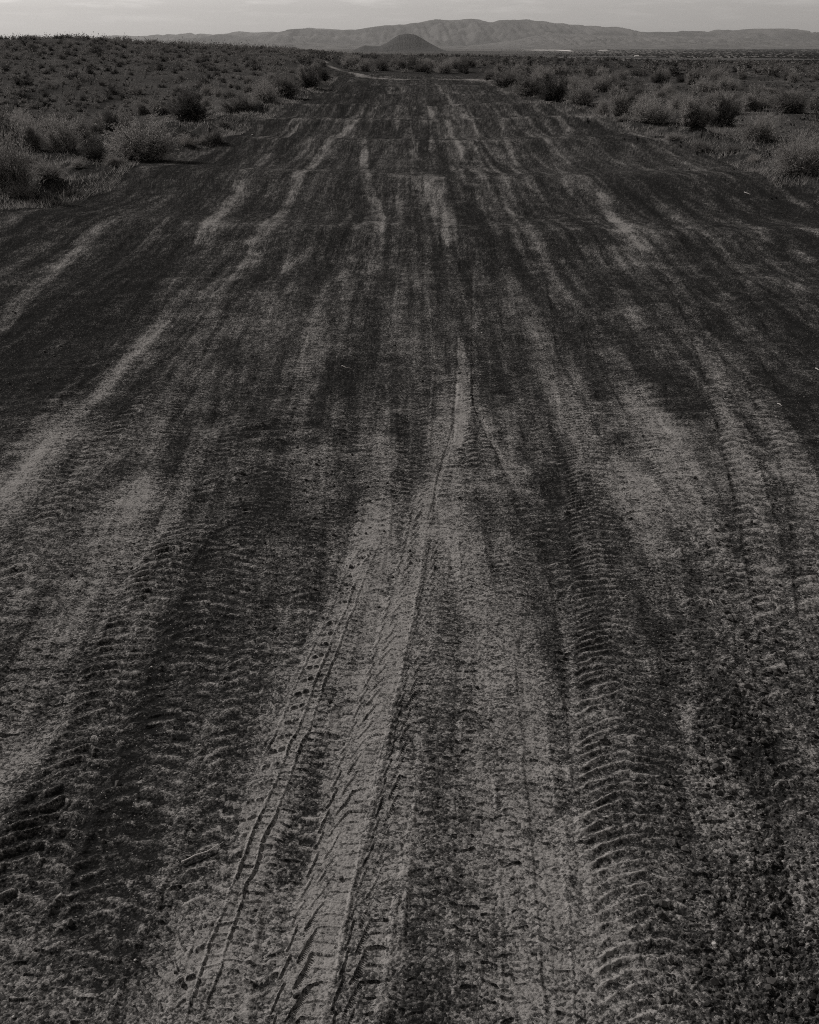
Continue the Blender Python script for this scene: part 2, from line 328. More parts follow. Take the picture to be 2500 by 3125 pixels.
def ground_detail(X, Y, dY):
    n = X.size
    dz = np.zeros(n); dust = np.full(n, 0.34)  # dust value also carries light painted on ripple and lug crests
    near = Y < 110
    rough = 0.35 + 0.5 * fbm(X * 0.7, Y * 0.5, 61, 3)
    for x, y, rx, ry, a in BL:
        if a == 0: continue
        c = atd(x, y); wx = abs(atd(x + rx, y)[0] - c[0]); wy0 = atd(x, max(y - ry, 150))[1] - c[1]; wy1 = c[1] - atd(x, y + ry)[1]
        wy = np.where(Y > c[1], wy0, wy1)
        q = ((X - c[0] + 0.25 * wx * (vn(Y * 2.5 / (.3 + wy1), X * 0, 77) - .5)) / wx) ** 2 + ((Y - c[1]) / wy) ** 2
        q = q + (fbm(X * 2.2 / wx * .5, Y * 2.2 / wy1 * .5, int(x), 3) - .5) * 1.3
        dust += a * np.exp(-np.clip(q, 0, 30) ** 1.3 * 0.8)
    # short cross ripples pressed by countless tyres
    for fx_, fy_, amp_, sd_ in ((16, 46, .0036, 1), (9, 24, .006, 2), (5, 12.5, .011, 3), (3, 6.5, .016, 4)):
        v = fbm(X * fx_ + 3 * vn(Y * 1.5, X * .5, 400), Y * fy_ - X * fy_ * .08, 410 + sd_ * 5, 2) - .5
        fd = np.clip(1.4 - dY * fy_ * .9, 0, 1) * sst(.30, .60, fbm(X * 1.6, Y * .6, 430 + sd_, 3)) * (sst(.3, .9, Y / (30 / fy_)))
        dz += v * amp_ * 2 * fd; dust += v * .42 * fd  # ripple tops painted lighter as if sunlit, hollows darker, through the dust value
    jobs = []
    for x0, y0, ln_, sl0, hw_, typ, du, p, cv in OLD:
        q = np.linspace(0, 1, 7)
        jobs.append((y0 + ln_ * q, x0 + sl0 * ln_ * q + cv * .3 * np.sin(q * 3 + x0 * 9), np.full(7, hw_), du, typ, .011, p))
    for pts, du, typ, dep, p in TR:
        w = [atd(x, y) for x, y, _ in pts]
        wy = np.array([q[1] for q in w]); wx = np.array([q[0] for q in w])
        ww = np.array([abs(atd(x + b / 2, y)[0] - atd(x - b / 2, y)[0]) / 2 for x, y, b in pts])
        jobs.append((wy, wx, ww, du, typ, dep, p))
    for k, (wy, wx, ww, du, typ, dep, p) in enumerate(jobs):
        o = np.argsort(wy); wy, wx, ww = wy[o], wx[o], ww[o]
        yy = np.linspace(wy[0], wy[-1], 600)
        cx = np.interp(yy, wy, wx); hw = np.interp(yy, wy, ww)
        ker = np.hanning(61); ker /= ker.sum()
        cx = np.convolve(np.pad(cx, 30, mode='reflect', reflect_type='odd'), ker, 'valid')
        sl_ = np.gradient(cx, yy); ss = np.concatenate([[0], np.cumsum(np.hypot(np.diff(cx), np.diff(yy)))])
        ix = np.nonzero((Y > wy[0]) & (Y < wy[-1]) & (np.abs(X - np.interp(Y, yy, cx)) < 1.6 * np.interp(Y, yy, hw) + .03))[0]
        if not len(ix): continue
        x = X[ix]; y = Y[ix]; dyy = dY[ix]
        c = np.interp(y, yy, cx); h = np.interp(y, yy, hw); m = np.interp(y, yy, sl_)
        t = (x - c) / np.sqrt(1 + m * m) + .018 * (fbm(x * 14, y * 9, 700 + k, 3) - .5)
        s = np.interp(y + t * m * 0.9, yy, ss)
        u = t / h + 0.07 * (vn(s * 5, s * 0 + k, 40 + k) - .5)
        L_ = wy[-1] - wy[0]; end = sst(0, min(.10 * L_, .3), y - wy[0]) * sst(0, .12 * L_, wy[-1] - y)
        soft = .60 if typ in ('hook',) else .75
        env = sst(1.15, 1.15 - soft * .45, np.abs(u)) * end
        envd = sst(1.25, 1.2 - soft, np.abs(u)) * end
        ero = sst(.25, .55, fbm(x * 5, y * 3.2, 90 + k, 3)); ero = (0.5 + 0.5 * ero) if k >= len(OLD) else ero
        fade = np.clip(p / (dyy * 2.2) - 0.35, 0, 1)
        js = s + 0.012 * (vn(s * 12, u * 2, 200 + k) - .5) * 2
        H = 0; D = 0
        lin = lambda q, sg: np.exp(-(q / sg) ** 2)
        sg = np.maximum(0.0042, dyy * 0.55)
        def bars(phase, sg_):
            f = phase / p; return lin((f - np.round(f)) * p, sg_)
        tilt = js - m * t * .55
        if typ in ('hook', 'ladderL'):
            sc_ = 1.0 if typ == 'hook' else .8
            gl = (.45 + .9 * vn(s * 7, u * 1.5, 33 + k))
            run = np.clip((.02 - u) / .42, 0, 1)
            ph = tilt + p * 1.15 * run
            f1 = bars(ph, sg * 1.15)
            H = f1 * sst(-.46, -.36, u) * sst(.10, -.05, u) * gl
            H = np.maximum(H, bars(ph, sg * .62) * sst(-.08, .0, u) * sst(.95, .8, u) * .62 * gl)
            H = np.maximum(H, bars(tilt + p * .5 + .10 * np.abs(u - .4) * h, sg * .6) * sst(-.02, .1, u) * sst(.95, .85, u) * .5)
            fr = tilt / p - np.floor(tilt / p)
            ub = -.92 + .20 * fr
            H = np.maximum(H, lin((u - ub) * h, sg * .6) * .5)
            H = np.maximum(H, (np.abs(fr - .02) * p < .004) * (u > -.95) * (u < -.7) * .45)
            H = np.maximum(H, lin((u - .97) * h, sg * .7) * .3)
            D = -0.42 * H
        elif typ == 'ladder2':
            gk = .55 + .6 * vn(s * 6, s * 0, 91)
            H = bars(tilt + (u > .40) * p * .5 + .12 * u * h, sg * .9) * sst(0, .05, u) * sst(.98, .85, u) * 1.05 * (.4 + .9 * vn(s * 11, u * 3, 13))
            dd_ = bars(tilt * .42 - u * h * .28, sg * 1.0) * sst(-.08, -.16, u) * sst(-.62, -.5, u) * sst(.02, .05, np.abs(u + .33))
            H = np.maximum(H, dd_ * 1.1 * (.4 + vn(s * 9, u * 4, 12)))
            H = np.maximum(H, lin((u - .02) * h, sg) * 1.0 * gk); H = np.maximum(H, lin((u - .40) * h, sg) * 1.15 * gk); H = np.maximum(H, lin((u + .68) * h, sg * .9) * .6 * gk)
            D = -0.36 * H
        elif typ == 'diag':
            H = bars(js + u * h * 1.0, sg * 1.2) * sst(.95, .7, np.abs(u)); D = -0.1 * H
        elif typ == 'ladder':
            H = bars(tilt + (u > 0) * p * .5 + 0.10 * u * h + .2 * h * u * u + .02 * (fbm(x * 9, y * 5, 900 + k, 2) - .5), sg * 1.0) * sst(.03, .1, np.abs(u)) * sst(.95, .8, np.abs(u)) * .8
            H = H * (.5 + .8 * vn(x * 18, y * 18, 911))
            D = -0.34 * H
        elif typ == 'lug':
            ph = y - 0.16 * t + 0.35 * u * u * h + 1.0 * p * (fbm(x * 5, y * 5, 300 + k, 3) - .5) + 0.03 * (fbm(x * 16, y * 16, 310 + k, 2) - .5) + sst(.1, .25, u) * p * .35
            f = ph / p - np.floor(ph / p)
            H = (np.clip(1 - np.abs(f - .42) / .42, 0, 1) ** 1.3) * (.6 + .4 * sst(.35, .6, vn(x * 14, y * 10, 7 + k)))
            D = 0.5 * (H - .40)  # lit lug crests painted into the colour: tops lighter, gaps darker
        elif typ == 'clod':
            H = fbm(x * 26, y * 26, 500 + k, 3) ** 2 * 1.6 ; H = H + .4 * bars(js + .3 * u * h, sg * 2)
            D = 0.35 * (H - .5)
        if typ != 'smooth':
            main = k >= len(OLD)
            keepf = 1 - env * fade * (.88 if main else .45)
            dz[ix] = dz[ix] * keepf + env * (-dep * .45 + (dep * H) * ero * fade)
            dust[ix] = .34 + (dust[ix] - .34) * (1 - .5 * (1 - keepf)) + env * D * ero * (0.3 + .7 * fade)
        else:
            dz[ix] += -env * dep * .5
        rim = np.exp(-((np.abs(u) - 1.08) / .13) ** 2) * end * ((.35 if typ == 'hook' else 1.0) if k >= len(OLD) else .35)
        dz[ix] += rim * dep * .35 * (.3 + vn(s * 3, s * 0, 66 + k))
        st = .7 + .6 * vn(u * 3.5 + 5, s * .7, 60 + k)
        pat = sst(.28, .62, fbm(x * 2.6, y * (1.3 if typ != 'hook' else .6), 800 + k, 4))
        dust[ix] += du * (1 + .12 * sst(6, 12, y)) * envd * st * (.42 + .8 * pat if typ != 'hook' else .45 + .7 * pat)
        if typ in ('hook', 'ladderL', 'ladder', 'ladder2', 'diag'): rough[ix] *= 1 - env * (.8 if k >= len(OLD) else .4)
        if typ == 'smooth': rough[ix] -= .3 * env
        if typ in ('clod',): rough[ix] += .45 * env
        if typ == 'lug': rough[ix] *= 1 - .35 * env
    # wind- and wheel-drawn streaks
    st = fbm(X * 9 / (1 + .06 * Y) , Y * 0.55, 71, 4) - .5
    dust += st * 0.30 * sst(2.0, 9, Y) + st * .12
    segi = np.searchsorted(np.array(crest), Y + .5 * (vn(X * .5, X * 0, 19) - .5) * (1 + Y * .05))
    sk = fbm(X * 2.6 + segi * 7.3, segi * 13.1 + Y * .06, 170, 4, .62) - .5
    sk2 = fbm(X * 9 + segi * 3.1, segi * 5.7 + Y * .16, 175, 2) - .5
    gate = sst(.35, .6, fbm(X * .5, Y * .12, 179, 3))
    sk3 = fbm(X * 7, Y * 2.2, 177, 3) - .5
    dust += (sk * .85 + sk2 * .55 + sk3 * .6) * sst(7, 13, Y) * (.45 + .8 * gate)
    dust += (fbm(X * 3.5, Y * 1.2, 72, 4) - .5) * 0.34
    dust += (fbm(X * 0.9, Y * 0.35, 73, 3) - .5) * 0.25
    # paler lines along the crests
    Yw = Y + (0.5 + .05 * Y) * (fbm(X * 0.22 + 3, Y * 0.03, 9, 3) - .5) * 2 + 0.12 * X * np.sin(Y * .11)
    for i, c in enumerate(crest):
        dust += (.30 if 0 < i < 7 else .10) * np.exp(-((Yw - c - .15) / (.008 * c + .10 + .18 * vn(X * .7, X * 0, 88 + i))) ** 2) * sst(.42, .66, fbm(X * .45, Y * .1, 80 + i, 4))
    dust -= .22 * sst(5.5, 12, Y)
    dust -= .14 * sst(.20, .36, np.abs(X) / np.maximum(Y, 1)) * sst(5, 9, Y)
    rough += .5 * sst(.22, .36, X / (Y + .6)) * sst(7, 4, Y)
    dust += (fbm(X * 15, Y * .35, 190, 3) - .5) * .55 * sst(4, 9, Y)
    gain = 1.4 - .55 * sst(6, 11, Y)
    dust = .38 + np.tanh((dust - .36) * gain / .75) * .75
    dust += (h2(np.floor(X * 997), np.floor(Y * 641), 5) - .5) * .42 * sst(4, 12, Y)
    return dz, dust, np.clip(rough, 0.05, 1.2)

def surface(X, Y, dY):
    z = land(X, Y)
    rm = road_mask(X, Y)
    dz, dust, rough = ground_detail(X, Y, dY)
    vis = np.clip(1.4 - dY / 0.10, 0.0, 1)
    # grit: lumps at several sizes, each only where the sheet is fine enough to carry it
    def lump(f, amp, seed, pw=2.0):
        v = vn(X * f, Y * f, seed); return amp * (v ** pw) * np.clip(1.3 - dY * f * 1.1, 0, 1)
    gr = lump(60, .0050, 1, 3) + lump(130, .0045, 2, 2) + lump(260, .0032, 3, 1)
    big = lump(28, .018, 4, 6) + lump(45, .016, 6, 7)
    z = z + dz + (gr * (0.35 + rough)) + big * np.clip(rough - .35, 0, 1) * .9 + lump(9, .010, 8, 1.5) + lump(3.2, .02, 10, 1)
    off = 1 - rm
    dust = dust * rm + off * (0.13 + .24 * sst(-.06, -.14, X / np.maximum(Y, 1)) * sst(48, 62, Y) + (fbm(X * .5, Y * .25, 90, 4) - .5) * .55 + .10 * sst(.15, .3, X / np.maximum(Y, 1)) - .12 * sst(-.05, -.2, X / np.maximum(Y, 1)))
    return z, dust

# pale track leaving to the left at the far end of the road
PATH = [at(1640, 262), at(1500, 250), at(1330, 243), at(1180, 237), at(1080, 230), at(1015, 221), at(985, 214), at(940, 208)]
# rows: even steps in the photo, then limited
rows = [1.2]
while rows[-1] < 42000:
    Y = rows[-1]
    slant = Y * Y + CAM_H ** 2
    px = 3.05 / 3066 * slant / CAM_H * (0.62 if Y < 4.2 else (0.8 if Y < 8 else 1.0))
    rows.append(Y + min(px, 0.35 + Y * 0.0085 if Y < 400 else Y * 0.05))
rows = np.array(rows)
ud = np.arange(-0.395, 0.3951, 0.00088)
uo = 0.395 + np.cumsum(0.00088 * 1.07 ** np.arange(1, 75))
us = np.concatenate([-uo[::-1], ud, uo])
GX = us[None, :] * (rows[:, None] + 1.0); GY = np.repeat(rows[:, None], len(us), 1)
dYr = np.gradient(rows); GD = np.repeat(dYr[:, None], len(us), 1)
# small irregular shift so the sheet never lines up with itself
GY = GY + (h2(np.arange(GX.size).reshape(GX.shape), GX * 0, 3) - .5) * GD * .5
gz, gd = surface(GX.ravel(), GY.ravel(), GD.ravel())
nr, nc = GX.shape
# far plain: soft field pattern
fy = GY.ravel(); fx = GX.ravel()
farm = sst(700, 1500, fy)
fld = 0.52 + .35 * (vn(fx / 420, fy / 900, 5) - .5) + .3 * (fbm(fx / 90, fy / 500, 6, 3) - .5)
gd = gd * (1 - farm) + fld * farm
pw = np.array(sorted(PATH, key=lambda q: q[0]))
py = np.interp(fx, pw[:, 0], pw[:, 1])
pm = np.exp(-((fy - py) / 2.6) ** 2) * (fx > pw[0, 0]) * (fx < pw[-1, 0]) * sst(.25, .5, fbm(fx * .5, fy * .4, 55, 3))
gd = gd + .75 * pm
V = np.stack([fx, fy, gz], 1)
idx = np.arange(nr * nc).reshape(nr, nc)
Qd = np.stack([idx[:-1, :-1], idx[:-1, 1:], idx[1:, 1:], idx[1:, :-1]], -1).reshape(-1, 4)
rmf = road_mask(fx, fy)
isr = rmf[Qd].mean(1) > .5
def sub(Qs, name):
    used = np.zeros(len(V), bool); used[Qs.ravel()] = True
    remap = np.cumsum(used) - 1
    return mesh_np(name, V[used], Q=remap[Qs], mat=DIRT, attrs={'dust': gd[used]})
road = tag(obj('road', sub(Qd[isr], 'road')), 'dark gravel track with pale dusty tyre ruts', kind='structure')
ground = tag(obj('ground', sub(Qd[~isr], 'ground')), 'dark cinder desert ground with sparse dust', kind='structure')
# the road and ground behind the camera
bx = np.linspace(-60, 60, 61); by = np.linspace(-60, 1.2, 31)
BX, BY = np.meshgrid(bx, by); BY2 = BY.copy()
Vb = np.stack([BX.ravel(), BY2.ravel(), np.full(BX.size, -0.012)], 1)
ib = np.arange(BX.size).reshape(BX.shape)
Qb = np.stack([ib[:-1, :-1], ib[:-1, 1:], ib[1:, 1:], ib[1:, :-1]], -1).reshape(-1, 4)
tag(obj('ground', mesh_np('ground_rear', Vb, Q=Qb, mat=DIRT, attrs={'dust': np.full(BX.size, .35)})), 'dark gravel ground behind the viewpoint', kind='structure')

# ------------------------------------------------------------------ mountains
def range_mesh(name, prof, Y0, depth, mat, seed, rough=1.0, nu=420, nv=60, base=PLAIN - 3):
    P = [far(x, y, Y0) for x, y in prof]
    xs = np.array([p[0] for p in P]); zs = np.array([p[2] for p in P])
    U = np.linspace(xs[0], xs[-1], nu); Hc = np.interp(U, xs, zs) - base
    Hc = Hc * (1 + .05 * rough * (fbm(np.arange(nu) * .12, np.arange(nu) * 0, seed + 50, 4) - .5) * 2)
    v = np.linspace(0, 1, nv)
    UU, VV = np.meshgrid(U, v)
    HH = np.repeat(Hc[None, :], nv, 0)
    peak = .62
    pr = np.where(VV < peak, sst(0, 1, VV / peak) * .55 + .45 * (VV / peak) ** 1.8, 1 - sst(peak, 1, VV))
    sc = (xs[-1] - xs[0]) / 26.0
    rg = 1 - np.abs(fbm(UU / sc * 2.2, VV * depth / sc * 2.2, seed, 5, .55) * 2 - 1)
    sp_ = 1 - np.abs(fbm(UU / sc * 5 + VV * 1.5, VV * 2.2 , seed + 9, 4) * 2 - 1)
    nz = (rg * .6 + sp_ * .4) - .72
    env = np.sin(np.clip(VV / peak, 0, 1) * PI) ** .8
    Z = base + HH * (pr + nz * .8 * rough * env * (VV < peak)) 
    cap = CAM_H + (base + HH - CAM_H) * ((Y0 - depth * peak + VV * depth) / Y0)
    Z = np.minimum(Z, np.maximum(cap, base + HH * pr * .98))
    YY = Y0 - depth * peak + VV * depth
    Vm = np.stack([UU.ravel(), YY.ravel(), Z.ravel()], 1)
    i = np.arange(UU.size).reshape(UU.shape)
    Q = np.stack([i[:-1, :-1], i[:-1, 1:], i[1:, 1:], i[1:, :-1]], -1).reshape(-1, 4)
    return mesh_np(name, Vm, Q=Q, mat=mat)
ROCK = simple_mat('pale_scrubby_mountain_rock', g(.012), g(.055), scale=.0007, lo=.42, hi=.6)
ROCK2 = simple_mat('dark_volcanic_hill_rock', g(.010), g(.022), scale=.01, lo=.4, hi=.65)
ROCK3 = simple_mat('scrubby_foothill_rock', g(.03), g(.075), scale=.004, lo=.38, hi=.62)
main_p = [(300,150),(370,131),(435,124),(464,125),(507,122),(580,117),(623,114),(667,107),(703,104),(732,109),(768,110),(833,103),(870,94),(899,88),(928,88),(957,92),(993,90),(1029,91),(1087,91),(1130,83),(1174,78),(1232,75),(1250,71),(1293,65),(1330,60),(1380,62),(1453,59),(1475,64),(1500,70),(1525,62),(1562,59),(1612,59),(1656,63),(1696,70),(1710,69),(1736,75),(1801,79),(1851,83),(1873,82),(1895,89),(1924,95),(1975,99),(2011,97),(2072,99),(2083,94),(2134,95),(2170,99),(2192,89),(2221,92),(2236,92),(2264,90),(2301,88),(2366,87),(2395,90),(2417,97),(2467,106),(2500,117),(2620,128),(2800,118),(3100,130),(3500,140)]
far_p = [(100,150),(250,140),(290,125),(312,112),(355,107),(406,110),(464,110),(482,106),(500,109),(514,104),(536,107),(580,99),(594,107),(616,103),(652,106),(696,101),(732,96),(768,98),(826,97),(855,98),(928,86),(942,84),(964,88),(1100,92),(1300,100),(1600,120)]
foot_p = [(1300,150),(1450,138),(1560,124),(1640,108),(1700,103),(1800,106),(1950,108),(2100,112),(2200,112),(2300,118),(2400,126),(2500,130),(2800,132),(3200,150)]
low_p = [(300,150),(500,141),(640,137),(800,138),(900,130),(1000,133),(1100,137),(1250,139),(1400,140),(1600,140),(1800,136),(1950,139),(2050,133),(2120,130),(2200,134),(2300,141),(2500,139),(2800,140),(3100,150)]
dark_p = [(1080,153),(1100,143),(1115,138),(1130,141),(1160,141),(1180,131),(1200,117),(1217,107),(1243,102),(1269,106),(1290,118),(1322,137),(1340,146),(1360,154)]
def st(o, l): return tag(o, l, kind='structure')
st(obj('mountain_range', range_mesh('mountain_range', far_p, 30000, 7000, ROCK, 3)), 'farthest pale jagged mountain range')
st(obj('mountain_range', range_mesh('mountain_range', main_p, 22000, 9000, ROCK, 8, nu=700, nv=90)), 'long main mountain range across the horizon')
st(obj('foothills', range_mesh('foothills', foot_p, 17000, 5000, ROCK3, 14)), 'foothills below the main range at right')
st(obj('foothills', range_mesh('foothills', low_p, 13500, 2500, ROCK3, 19)), 'low dark foothills at the far side of the valley')
st(obj('hill', range_mesh('hill', dark_p, 6000, 900, ROCK2, 23, rough=.12, nu=300)), 'dark rounded volcanic hill standing in the valley')

SALT = simple_mat('pale_dry_lake_bed', g(.30), g(.5), scale=.01)
def sheet(name, pts, z, mat, label):
    P = [(*at(x, y, z), z) for x, y in pts]
    me = bpy.data.meshes.new(name); me.from_pydata(P, [], [list(range(len(P)))]); me.materials.append(mat)
    return st(obj(name, me), label)
sheet('salt_flat', [(1585,152.6),(1640,154.0),(1700,154.0),(1700,151.8),(1640,151.6)], PLAIN + 1.0, SALT, 'pale dry lake strip in the valley')
sheet('salt_flat', [(1690,153.4),(1740,157),(1752,156.6),(1735,152.6),(1700,151.9)], PLAIN + 2.0, SALT, 'bright tapering end of the dry lake')
sheet('salt_flat', [(1815,152.5),(1830,154.2),(1858,154.0),(1850,152.2)], PLAIN + 1.0, SALT, 'small pale patch right of the dry lake')
FIELD = simple_mat('dry_grass_field', g(.022), g(.045), scale=.01)
sheet('field', [(1900,180),(2100,184),(2400,184),(2520,181),(2400,177.5),(2100,177),(1980,178)], PLAIN + .8, FIELD, 'pale grass field behind the valley trees')
sheet('field', [(1700,172),(1900,176),(2050,175),(1900,171)], PLAIN + .8, FIELD, 'narrow pale field left of the valley trees')

# ------------------------------------------------------------------ shrubs
def foliage_mat(name, a, b_, trans=.0):
    m, t, bs = new_mat(name)
    oi = N(t, 'ShaderNodeObjectInfo'); geo = N(t, 'ShaderNodeNewGeometry')
    n = N(t, 'ShaderNodeTexNoise', i_Scale=9.0, i_Detail=3.0); L(t, geo, 0, n, 0)
    ad = N(t, 'ShaderNodeMath', operation='MULTIPLY_ADD'); L(t, geo, 'Random Per Island', ad, 0); ad.inputs[1].default_value = .6; L(t, n, 0, ad, 2)
    ad2 = N(t, 'ShaderNodeMath', operation='MULTIPLY_ADD'); L(t, oi, 'Random', ad2, 0); ad2.inputs[1].default_value = .35; L(t, ad, 0, ad2, 2)
    r = N(t, 'ShaderNodeMapRange', i_1=.45, i_2=1.25); L(t, ad2, 0, r, 0)
    mx = N(t, 'ShaderNodeMix', data_type='RGBA'); mx.inputs[6].default_value = (*a, 1); mx.inputs[7].default_value = (*b_, 1)
    L(t, r, 0, mx, 0); L(t, mx, 2, bs, 'Base Color'); bs.inputs['Roughness'].default_value = .8
    tr = N(t, 'ShaderNodeBsdfTranslucent'); L(t, mx, 2, tr, 0)
    ms = N(t, 'ShaderNodeMixShader'); ms.inputs[0].default_value = .38
    out = [q for q in t.nodes if q.type == 'OUTPUT_MATERIAL'][0]
    L(t, bs, 0, ms, 1); L(t, tr, 0, ms, 2); L(t, ms, 0, out, 0)
    return m
F_GREY = foliage_mat('grey_feathery_foliage', g(.09), g(.28))
F_DARK = foliage_mat('dark_leafy_foliage', g(.022), g(.055))
F_MID = foliage_mat('sage_foliage', g(.05), g(.16))
F_PALE = foliage_mat('dry_straw_foliage', g(.11), g(.30))
STEM = foliage_mat('weathered_shrub_stem', g(.05), g(.13))
DEAD = foliage_mat('bleached_dead_twig', g(.25), g(.45))

def shrub_meshes(seed, n_st, n_lf, leaf, lw, up=.5, flat=1.0, fmat=None, smat=None, spread=.5, seg=4):
    """unit-height shrub: stems and foliage of many small leaves; width about 1"""
    r = np.random.default_rng(seed)
    az = r.uniform(0, 2 * PI, n_st); el = np.arcsin(np.clip(r.uniform(0.02, 1, n_st) ** up, 0, 1))
    lump = 0.82 + .20 * np.sin(az * 3 + seed) * np.cos(el * 4 + seed * 2) + .17 * r.standard_normal(n_st)
    lump = np.clip(lump, .35, 1.2)
    tip = np.stack([np.cos(az) * np.cos(el) * spread, np.sin(az) * np.cos(el) * spread, np.sin(el) * flat * .97 + .03], 1) * lump[:, None]
    nc_ = 5; cl = r.integers(0, nc_, n_st); ca_ = r.uniform(0, 2 * PI, nc_); cr_ = r.uniform(.05, .30, nc_) * spread * 1.4
    co = np.stack([np.cos(ca_) * cr_, np.sin(ca_) * cr_, 0 * cr_], 1); cs = r.uniform(.5, .95, nc_); cs[0] = 1.0; co[0] *= .4
    ln0 = r.normal(0, .12, (nc_, 3)); ln0[:, 2] = 0
    tip = tip * cs[cl][:, None] * np.array([.72, .72, 1]) + co[cl] * 1.25 + ln0[cl] * tip[:, 2:3]
    ba = r.normal(0, .04, (n_st, 3)) + co[cl]; ba[:, 2] = -.02
    ctl = ba + (tip - ba) * np.array([.30, .30, .62]) + r.normal(0, .03, (n_st, 3))
    def bez(k, t): t = t[:, None]; return ba[k] * (1 - t) ** 2 + 2 * ctl[k] * t * (1 - t) + tip[k] * t * t
    # stems
    Vs = []; Qs = []; kk = np.arange(n_st)
    rings = []
    for j in range(seg + 1):
        t = np.full(n_st, j / seg); p = bez(kk, t); rad = .0055 * (1 - .85 * j / seg) * (.6 + r.random(n_st))
        ring = [p + np.stack([np.cos(q) * rad, np.sin(q) * rad, 0 * rad], 1) for q in (0, 2.1, 4.2)]
        rings.append(np.stack(ring, 1))
    A = np.stack(rings, 1)                   # n_st, seg+1, 3, 3
    Vs = A.reshape(-1, 3); base = (np.arange(n_st) * (seg + 1) * 3)[:, None, None]
    jj = (np.arange(seg) * 3)[None, :, None]; c = np.arange(3)[None, None, :]; c2 = (c + 1) % 3
    Qs = np.stack([base + jj + c, base + jj + c2, base + jj + 3 + c2, base + jj + 3 + c], -1).reshape(-1, 4)
    sm = mesh_np('stems', Vs, Q=Qs, mat=smat or STEM)
    # leaves
    k = r.integers(0, n_st, n_lf); t = 1 - r.random(n_lf) ** 1.25 * .72
    p = bez(k, t) + r.normal(0, .022, (n_lf, 3))
    tan = (tip[k] - ctl[k]); tan /= np.linalg.norm(tan, axis=1)[:, None] + 1e-6
    d = tan + r.normal(0, .55, (n_lf, 3)); d /= np.linalg.norm(d, axis=1)[:, None]
    s = np.cross(d, r.normal(0, 1, (n_lf, 3))); s /= np.linalg.norm(s, axis=1)[:, None] + 1e-6
    ln = leaf * (.5 + r.random(n_lf))[:, None]; wd = lw * (.6 + .8 * r.random(n_lf))[:, None]
    p[:, 2] = np.maximum(p[:, 2], .01)
    Vl = np.stack([p - d * ln * .5, p + s * wd * .5, p + d * ln * .5, p - s * wd * .5], 1).reshape(-1, 3)
    Ql = np.arange(n_lf * 4).reshape(-1, 4)
    fm = mesh_np('foliage', Vl, Q=Ql, mat=fmat or F_MID, smooth=False)
    return sm, fm, (Vs, Qs, Vl, Ql)

KINDS = {
 'feathery': [shrub_meshes(s, 520, 22000, .045, .0065, up=.85, fmat=F_GREY, spread=.70) for s in (1, 2, 3)],
 'dark': [shrub_meshes(s, 300, 15000, .04, .014, up=.85, fmat=F_DARK, spread=.66) for s in (11, 12)],
 'sage': [shrub_meshes(s, 340, 17000, .04, .010, up=.85, fmat=F_MID, spread=.68) for s in (21, 22, 23)],
 'upright': [shrub_meshes(s, 420, 16000, .06, .008, up=.5, fmat=F_GREY, spread=.58) for s in (31, 32)],
 'straw': [shrub_meshes(s, 600, 11000, .06, .006, up=.85, fmat=F_PALE, smat=F_PALE, spread=.66) for s in (41, 42)],
 'twiggy': [shrub_meshes(s, 260, 1500, .05, .008, up=.8, fmat=F_PALE, smat=DEAD, spread=.6) for s in (51, 52)],
}
CNT = {}
def shrub(kind, x, y, z, h, w, label, group=None, parts=True, name='shrub'):
    v = KINDS[kind]; i = CNT.get(kind, 0); CNT[kind] = i + 1
    sm, fm, _ = v[i % len(v)]
    e = bpy.data.objects.new(name, None); C.objects.link(e)
    e.location = (x, y, z); e.rotation_euler = (0, 0, rng.uniform(0, 2 * PI)); e.scale = (w, w, h)
    a = obj('foliage', fm, e); b = obj('stems', sm, e)
    tag(e, label, 'shrub', group)
    return e
def zfind(x, y):
    """ground point seen at a photo pixel"""
    d = ray(x, y); lo = 5.0; prev = None
    Ys = np.linspace(8, 420, 1600); k = Ys / d[1]
    zz = CAM_H + d[2] * k; gzz = land(d[0] * k, Ys)
    b = np.nonzero(zz <= gzz)[0]
    i = b[0] if len(b) else -1
    return d[0] * k[i], Ys[i], gzz[i]
def place(kind, x, ybase, ytop, wpx, label, group=None):
    X, Y, z = zfind(x, ybase)
    d = math.hypot(Y, CAM_H) ; ztop = far(x, ytop, Y)[2]
    h = max(.25, ztop - z); w = (wpx / 3379.0) * Y / 1.05
    return shrub(kind, X, Y, z - .02, h, w * .95, label, group)

